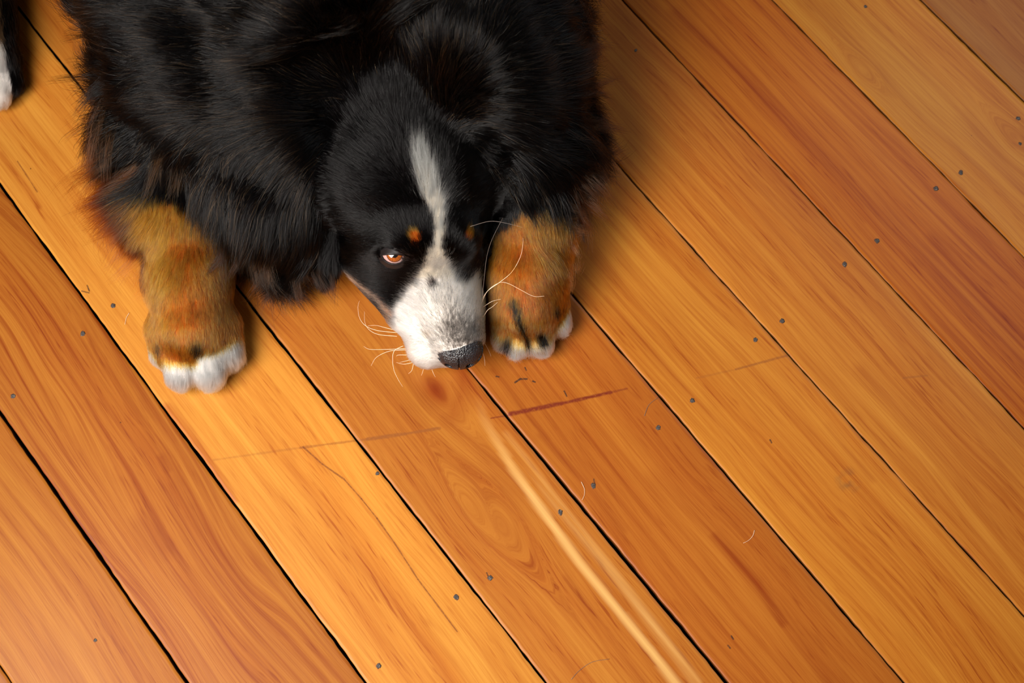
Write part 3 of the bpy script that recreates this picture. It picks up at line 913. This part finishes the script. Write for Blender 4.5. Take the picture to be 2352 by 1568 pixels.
WISPS = [(215, 60, 190, .045, 0), (208, 110, 186, .050, 0), (205, 165, 178, .055, 0), (215, 200, 165, .06, 0), (212, 240, 148, .075, .3), (215, 270, 135, .080, .3),
         (228, 310, 122, .080, .3), (240, 350, 135, .085, .5), (250, 390, 150, .085, .5), (262, 420, 152, .075, .5), (270, 450, 145, .070, .6), (285, 490, 135, .065, .7),
         (300, 520, 125, .060, .8), (318, 560, 112, .050, .9), (325, 600, 106, .040, 1), (335, 640, 102, .030, 1),
         (1362, 60, -30, .030, 0), (1365, 140, -20, .045, .2), (1372, 160, -35, .040, .2), (1378, 235, 0, .030, .2), (1372, 290, 2, .034, .2), (1368, 335, 10, .034, .2),
         (1365, 380, 35, .040, .3), (1362, 420, 42, .045, .3), (1355, 450, 48, .050, .5), (1330, 470, 48, .050, .5), (1300, 470, 50, .045, .5), (1300, 530, 45, .020, .9),
         (1308, 610, 60, .014, .95), (540, 560, 100, .05, .1), (565, 600, 95, .05, .2), (600, 620, 96, .05, .2), (640, 625, 92, .045, .2), (680, 620, 90, .045, .2), (715, 610, 88, .045, .1),
         (420, 400, 120, .07, .3), (400, 330, 105, .07, .3)]
wp = []; wc = []; wr = []
for (px, py, an, ln, br) in WISPS:
    s0 = surface_point(px, py, body_sdf)
    cx_, cy_ = px, py
    while s0[2] < .012 and abs(cx_ - px) < 140:      # step inward until the root sits on the dog
        cx_ += 8 if px < 500 else (-8 if px > 1200 else 0); cy_ -= 8 if 500 <= px <= 1200 else 3
        if cy_ < py - 140: break
        s0 = surface_point(cx_, cy_, body_sdf)
    s0 = s0 + np.array([0, 0, -.004]); ln += .45 * math.hypot(cx_ - px, cy_ - py) / 2300
    for sub in range(5):
        nk = int(R.integers(24, 60)); a0 = math.radians(an + R.normal(0, 13)); K = 8
        l0 = ln * R.uniform(.55, 1.15); base_ = s0 + R.normal(0, .007, 3) * np.array([1, 1, .6])
        curl = R.normal(0, .55); aa = a0 + R.normal(0, .10, nk); rt = base_ + R.normal(0, .0035, (nk, 3)); cur_ = rt.copy()
        arr = np.zeros((nk, K, 3)); arr[:, 0] = rt; lk = l0 * R.uniform(.6, 1.1, nk); conv = base_ - rt
        for i in range(1, K):
            sfr = i / (K - 1); th = aa * (1 - sfr) + a0 * sfr + curl * sfr + R.normal(0, .06, nk)
            d_ = np.cos(th)[:, None] * RIGHT - np.sin(th)[:, None] * UP
            d_[:, 2] = .10 - .9 * sfr * ln / .07
            d_ /= np.linalg.norm(d_, axis=1, keepdims=True)
            cur_ = cur_ + d_ * (lk / (K - 1))[:, None] + conv * .11
            cur_[:, 2] = np.maximum(cur_[:, 2], .0015 + .001 * R.random(nk)); arr[:, i] = cur_
        wp.append(arr); wr.append(np.full(nk, .00012) * R.uniform(.7, 1.2, nk))
        col_ = BLACK * (1 - br) + np.array([.15, .05, .012]) * br if br < 1 else RUST * 1.0  # reddish tint paints backlight through thin hair, on top of real brown feathering
        wc.append(np.tile(col_, (nk, 1)) * R.uniform(.7, 1.3, (nk, 1)))
POS = np.concatenate([POS] + wp); rad = np.concatenate([rad] + wr); cc = np.clip(np.concatenate([cc] + wc), 0, .93)
print('hairs', len(POS))
hair_obj('fur', POS, rad, cc, M_FUR, dog)


# ears
def make_ear(prims, flow, length, label):
    def sdf(p): return group_d(p, prims, .015)
    allp = np.array([q[i] for q in prims for i in (0, 1)])
    V, F, D_, lo_, n_ = surface_nets(sdf, allp.min(0) - .035, allp.max(0) + .035, .003, coarse=1)
    e = mesh_obj('ear', V, F, mskin, dog, attrs={'skin': np.tile(BLACK, (len(V), 1))})
    r = np.random.default_rng(5)
    rt = scatter(V, F, np.full(len(F), 2.6e6), r); nn = grad(sdf, rt)
    f = np.array(flow, float)

    def cf(x, y, g):
        w = 1 / (((x[:, None] - f[:, 0]) ** 2 + (y[:, None] - f[:, 1]) ** 2) + 200) ** 1.5; w /= w.sum(1, keepdims=True); a = np.radians(f[:, 2])
        o = w @ np.stack([np.cos(a), np.sin(a), f[:, 3], np.full(len(f), .22), np.full(len(f), .3)], 1)
        k = np.hypot(o[:, 0], o[:, 1]); o[:, 0] /= k; o[:, 1] /= k; return o
    pz, l, gi_ = grow(rt, nn, np.zeros(len(rt), int), r, dist=sdf, combf=cf, clump=.75)
    c = np.tile(BLACK, (len(rt), 1)) * (.8 + .5 * r.random(len(rt)))[:, None]
    hair_obj('ear_fur', pz, .00011 * (.8 + .4 * r.random(len(rt))), c, M_FUR, e)
    return e


make_ear([rc(P(752, 395, .135), P(752, 628, .045), .013, .006), rc(P(728, 420, .10), P(748, 600, .045), .014, .007)],
         [(740, 380, 100, .022), (715, 450, 110, .030), (760, 500, 92, .022), (735, 580, 98, .026), (755, 640, 88, .016)], .02, '')
make_ear([rc(P(1105, 325, .150), P(1165, 455, .075), .016, .010), rc(P(1135, 320, .13), P(1172, 440, .075), .018, .011)],
         [(1110, 330, 20, .022), (1150, 380, 30, .028), (1170, 440, 50, .024)], .02, '')

# ------------------------------------------------------------------ nose
def nose_sdf(p):
    q = p - NOSE_C
    # ellipsoid
    def el(c, r):
        c = np.array(c); r = np.array(r); k0 = np.linalg.norm((q - c) / r, axis=1); k1 = np.linalg.norm((q - c) / r ** 2, axis=1)
        return k0 * (k0 - 1) / np.maximum(k1, 1e-9)
    d = el((0, 0, 0), (.0240, .0190, .0200))
    d = smin(d, el((-.0100, -.002, -.001), (.0120, .0150, .0150)), .005)
    d = smin(d, el((.0115, -.001, -.001), (.0115, .0150, .0150)), .005)
    d = smin(d, el((0, -.007, -.003), (.0150, .0130, .0150)), .006)
    d = smin(d, el((0, .010, .010), (.017, .012, .010)), .008)
    for sx in (-1, 1):       # comma nostrils that run out to the side
        for (c, r) in (((sx * .0100, -.0150, -.001), (.0045, .005, .005)), ((sx * .0170, -.0085, .001), (.0062, .0042, .0030)), ((sx * .0225, -.001, .003), (.0050, .0042, .0022))):
            d = -smin(-d, el(c, r), .0025)
    g = np.abs(q[:, 0]) - .0006
    d = np.where(q[:, 1] < -.014, np.maximum(d, -np.maximum(g, -(d + .0022))), d)
    return d


NV, NF, *_ = surface_nets(nose_sdf, NOSE_C - .034, NOSE_C + .034, .0009, coarse=1)
mnose, nt, out = mat('nose_leather')
b = N(nt, 'ShaderNodeBsdfPrincipled')
g = N(nt, 'ShaderNodeNewGeometry')
v = N(nt, 'ShaderNodeTexVoronoi'); v.inputs['Scale'].default_value = 650; nt.links.new(g.outputs['Position'], v.inputs['Vector'])
nz = N(nt, 'ShaderNodeTexNoise'); nz.inputs['Scale'].default_value = 130; nt.links.new(g.outputs['Position'], nz.inputs['Vector'])
nt.links.new(ramp(nt, nz.outputs['Fac'], [(.4, (.008, .007, .009)), (.62, (.016, .015, .018)), (.78, (.06, .05, .04))]), b.inputs[0])
b.inputs['Roughness'].default_value = .34; b.inputs['Specular IOR Level'].default_value = .6
bp = N(nt, 'ShaderNodeBump'); bp.inputs['Strength'].default_value = .8; bp.inputs['Distance'].default_value = .0009; bp.invert = True
nt.links.new(v.outputs['Distance'], bp.inputs['Height']); nt.links.new(bp.outputs[0], b.inputs['Normal'])
nt.links.new(b.outputs[0], out.inputs[0])
mesh_obj('nose', NV, NF, mnose, dog)

# ------------------------------------------------------------------ eyes and lids
meye, nt, out = mat('amber_eye')
tc = N(nt, 'ShaderNodeTexCoord')
sx = N(nt, 'ShaderNodeSeparateXYZ'); nt.links.new(tc.outputs['Object'], sx.inputs[0])
rxy = math_n(nt, 'SQRT', math_n(nt, 'ADD', math_n(nt, 'MULTIPLY', sx.outputs[0], sx.outputs[0]), math_n(nt, 'MULTIPLY', sx.outputs[1], sx.outputs[1])))
ang = math_n(nt, 'ARCTAN2', sx.outputs[1], sx.outputs[0])
cb = N(nt, 'ShaderNodeCombineXYZ'); nt.links.new(math_n(nt, 'MULTIPLY', ang, 7), cb.inputs[0]); nt.links.new(math_n(nt, 'MULTIPLY', rxy, 120), cb.inputs[1])
ns = N(nt, 'ShaderNodeTexNoise'); ns.inputs['Scale'].default_value = 1.2; ns.inputs['Detail'].default_value = 3; nt.links.new(cb.outputs[0], ns.inputs['Vector'])
iris = ramp(nt, ns.outputs['Fac'], [(.35, (.10, .02, .004)), (.62, (.36, .09, .012))])
rn = math_n(nt, 'DIVIDE', rxy, EYE_R)
c1 = mixc(nt, ramp(nt, rn, [(.27, (0, 0, 0)), (.31, (1, 1, 1))]), (.004, .003, .003, 1), iris)
c2 = mixc(nt, ramp(nt, rn, [(.53, (0, 0, 0)), (.60, (1, 1, 1))]), c1, (.06, .015, .008, 1))
c3 = mixc(nt, ramp(nt, rn, [(.605, (0, 0, 0)), (.64, (1, 1, 1))]), c2, (.42, .25, .23, 1))
b = N(nt, 'ShaderNodeBsdfPrincipled'); nt.links.new(c3, b.inputs[0]); b.inputs['Roughness'].default_value = .08; b.inputs['Coat Weight'].default_value = .6
b.inputs['Coat Roughness'].default_value = .02
nt.links.new(b.outputs[0], out.inputs[0])
mlid, nt, out = mat('dark_eyelid')
b = N(nt, 'ShaderNodeBsdfPrincipled'); b.inputs[0].default_value = (.008, .005, .005, 1); b.inputs['Roughness'].default_value = .55; b.inputs['Specular IOR Level'].default_value = .25
nt.links.new(b.outputs[0], out.inputs[0])


def ball(name, c, r, m, parent, axis, seg=40):
    V = []; F = []
    for i in range(seg + 1):
        th = math.pi * i / seg
        for j in range(seg):
            a = 2 * math.pi * j / seg; V.append((r * math.sin(th) * math.cos(a), r * math.sin(th) * math.sin(a), r * math.cos(th)))
    for i in range(seg):
        for j in range(seg):
            F.append((i * seg + j, (i + 1) * seg + j, (i + 1) * seg + (j + 1) % seg, i * seg + (j + 1) % seg))
    o = mesh_obj(name, V, F, m, parent); o.location = tuple(c); o.rotation_euler = Vector(axis).to_track_quat('Z', 'Y').to_euler(); return o


for ei, (poly, (C_, v_)) in enumerate(zip((OPEN0, OPEN1), EYES)):
    tgt = P(906, 583.5, C_[2] + .012) if ei == 0 else C_ + v_
    ax = tgt - C_; ax /= np.linalg.norm(ax)
    ball('eye', C_, EYE_R, meye, dog, ax)
    if ei: continue
    # eyelids: ring mesh from the opening (on the ball) out under the coat
    q = np.array(poly, float)
    dense = []
    for i in range(len(q)):
        for s in np.linspace(0, 1, 4, endpoint=False): dense.append(q[i] * (1 - s) + q[(i + 1) % len(q)] * s)
    dense = np.array(dense); cen = dense.mean(0); V = []; rings = 6
    for k in range(rings):
        off_px = (0, 0, 3, 7, 14, 26)[k]
        for pnt in dense:
            e = cen + (pnt - cen) * (1 + off_px / np.linalg.norm(pnt - cen))
            o_ = P(e[0], e[1], .3); dd = P(e[0], e[1], 0) - o_; dd /= np.linalg.norm(dd)
            oc = o_ - C_; bq = oc @ dd; rad_ = EYE_R + (.0001, .0010, .0016, .0014, .001, .0)[k]
            disc = bq * bq - (oc @ oc - rad_ ** 2)
            t_s = -bq - math.sqrt(disc) if disc > 0 else None
            sp = surface_point(e[0], e[1], skin_sdf)
            ts = (sp - o_) @ dd + (.0, .0, .0, -.0006, -.0004, .002)[k]
            t = t_s if (k < 3 and t_s is not None) else (min(ts, t_s) if t_s is not None else ts)
            V.append(o_ + dd * t)
    nD = len(dense); F = []
    for k in range(rings - 1):
        for j in range(nD): F.append((k * nD + j, k * nD + (j + 1) % nD, (k + 1) * nD + (j + 1) % nD, (k + 1) * nD + j))
    mesh_obj('eyelid', V, F, mlid, dog)

# ------------------------------------------------------------------ whiskers
mwh, nt, out = mat('whisker')
b = N(nt, 'ShaderNodeBsdfPrincipled'); b.inputs[0].default_value = (.85, .62, .45, 1); b.inputs['Roughness'].default_value = .35
nt.links.new(b.outputs[0], out.inputs[0])
mwd, nt, out = mat('dark_whisker')
b = N(nt, 'ShaderNodeBsdfPrincipled'); b.inputs[0].default_value = (.16, .12, .10, 1); b.inputs['Roughness'].default_value = .3
nt.links.new(b.outputs[0], out.inputs[0])
WH = [([(915, 760), (884, 752), (863, 747), (845, 748)], .035, .02), ([(915, 764), (868, 759), (840, 748), (826, 730), (822, 705), (826, 690)], .032, .03),
      ([(912, 772), (870, 768), (848, 757), (838, 740), (837, 715)], .03, .025), ([(935, 800), (890, 802), (850, 802), (835, 795)], .03, .02),
      ([(932, 803), (895, 806), (865, 820), (852, 840)], .028, .01), ([(926, 794), (906, 805), (902, 825), (905, 850), (915, 872), (925, 888)], .03, .012),
      ([(940, 815), (915, 815), (911, 818)], .025, .02), ([(962, 828), (930, 836), (910, 832)], .02, .012), ([(955, 822), (935, 828), (918, 832)], .02, .01),
      ([(975, 838), (972, 850), (968, 862)], .015, .005), ([(990, 842), (995, 856), (1000, 866)], .014, .005), ([(950, 832), (946, 850), (938, 858)], .014, .005),
      ([(1104, 692), (1120, 668), (1145, 650), (1175, 625), (1195, 590), (1201, 560), (1201, 547)], .06, .11),
      ([(1104, 700), (1120, 668), (1145, 650), (1165, 650), (1195, 665), (1225, 680), (1250, 680)], .06, .10),
      ([(1110, 728), (1120, 712), (1130, 705), (1143, 694)], .055, .085), ([(1108, 706), (1130, 692), (1150, 687)], .055, .085),
      ([(1108, 780), (1120, 800), (1128, 818)], .03, .015), ([(1105, 800), (1112, 820), (1114, 840)], .03, .015)]
for pts, z0, z1 in WH:
    n_ = len(pts); tube('whisker', [P(x, y, z0 + (z1 - z0) * i / (n_ - 1)) for i, (x, y) in enumerate(pts)], .00026, .00010, mwh, dog, sides=5)
for pts, z0, z1 in [([(1080, 520), (1125, 508), (1160, 512), (1200, 522)], .14, .15), ([(1108, 680), (1112, 640), (1118, 590), (1130, 550), (1155, 500)], .09, .15)]:
    n_ = len(pts); tube('whisker', [P(x, y, z0 + (z1 - z0) * i / (n_ - 1)) for i, (x, y) in enumerate(pts)], .00022, .00009, mwd, dog, sides=5)

# claws peeping out of the toe fur
mclaw, nt, out = mat('claw_horn')
b = N(nt, 'ShaderNodeBsdfPrincipled'); b.inputs[0].default_value = (.55, .45, .33, 1); b.inputs['Roughness'].default_value = .35
nt.links.new(b.outputs[0], out.inputs[0])
for (x0, y0, x1, y1) in ((372, 815, 371, 832), (417, 860, 418, 881), (480, 860, 482, 880), (527, 822, 531, 838), (1159, 772, 1157, 786), (1193, 790, 1192, 803),
                         (1239, 788, 1241, 801), (1281, 747, 1285, 759)):
    tube('claw', [P(x0, y0, .016), P((x0 + x1) / 2, (y0 + y1) / 2, .014), P(x1, y1, .004)], .0032, .0008, mclaw, dog, sides=8)

# ------------------------------------------------------------------ loose hairs on the floor
STRAY = [([(1335, 1106), (1342, 1122), (1342, 1136), (1337, 1148)], mwh, 'pale curved loose dog hair on the boards beside the widest floor gap'),
         ([(1733, 1217), (1729, 1230), (1720, 1240), (1707, 1247)], mwh, 'pale curved loose dog hair on the board at right below centre'),
         ([(297, 718), (290, 730), (287, 745)], mwh, 'short pale loose dog hair on the board left of the white-toed paw'),
         ([(1312, 1560), (1330, 1540), (1360, 1520), (1400, 1513)], mwd, 'thin dark curved loose dog hair near the bottom edge of the floor'),
         ([(1480, 955), (1490, 930), (1512, 912)], mwd, 'thin dark curved loose dog hair above the nail right of the red stain')]
for pts, m, lab in STRAY:
    o = tube('loose_hair', [P(x, y, .0006) for x, y in pts], .00022, .00014, m, None, sides=5)
    o['label'] = lab; o['category'] = 'hair'; o['group'] = 'loose dog hairs on the floorboards'
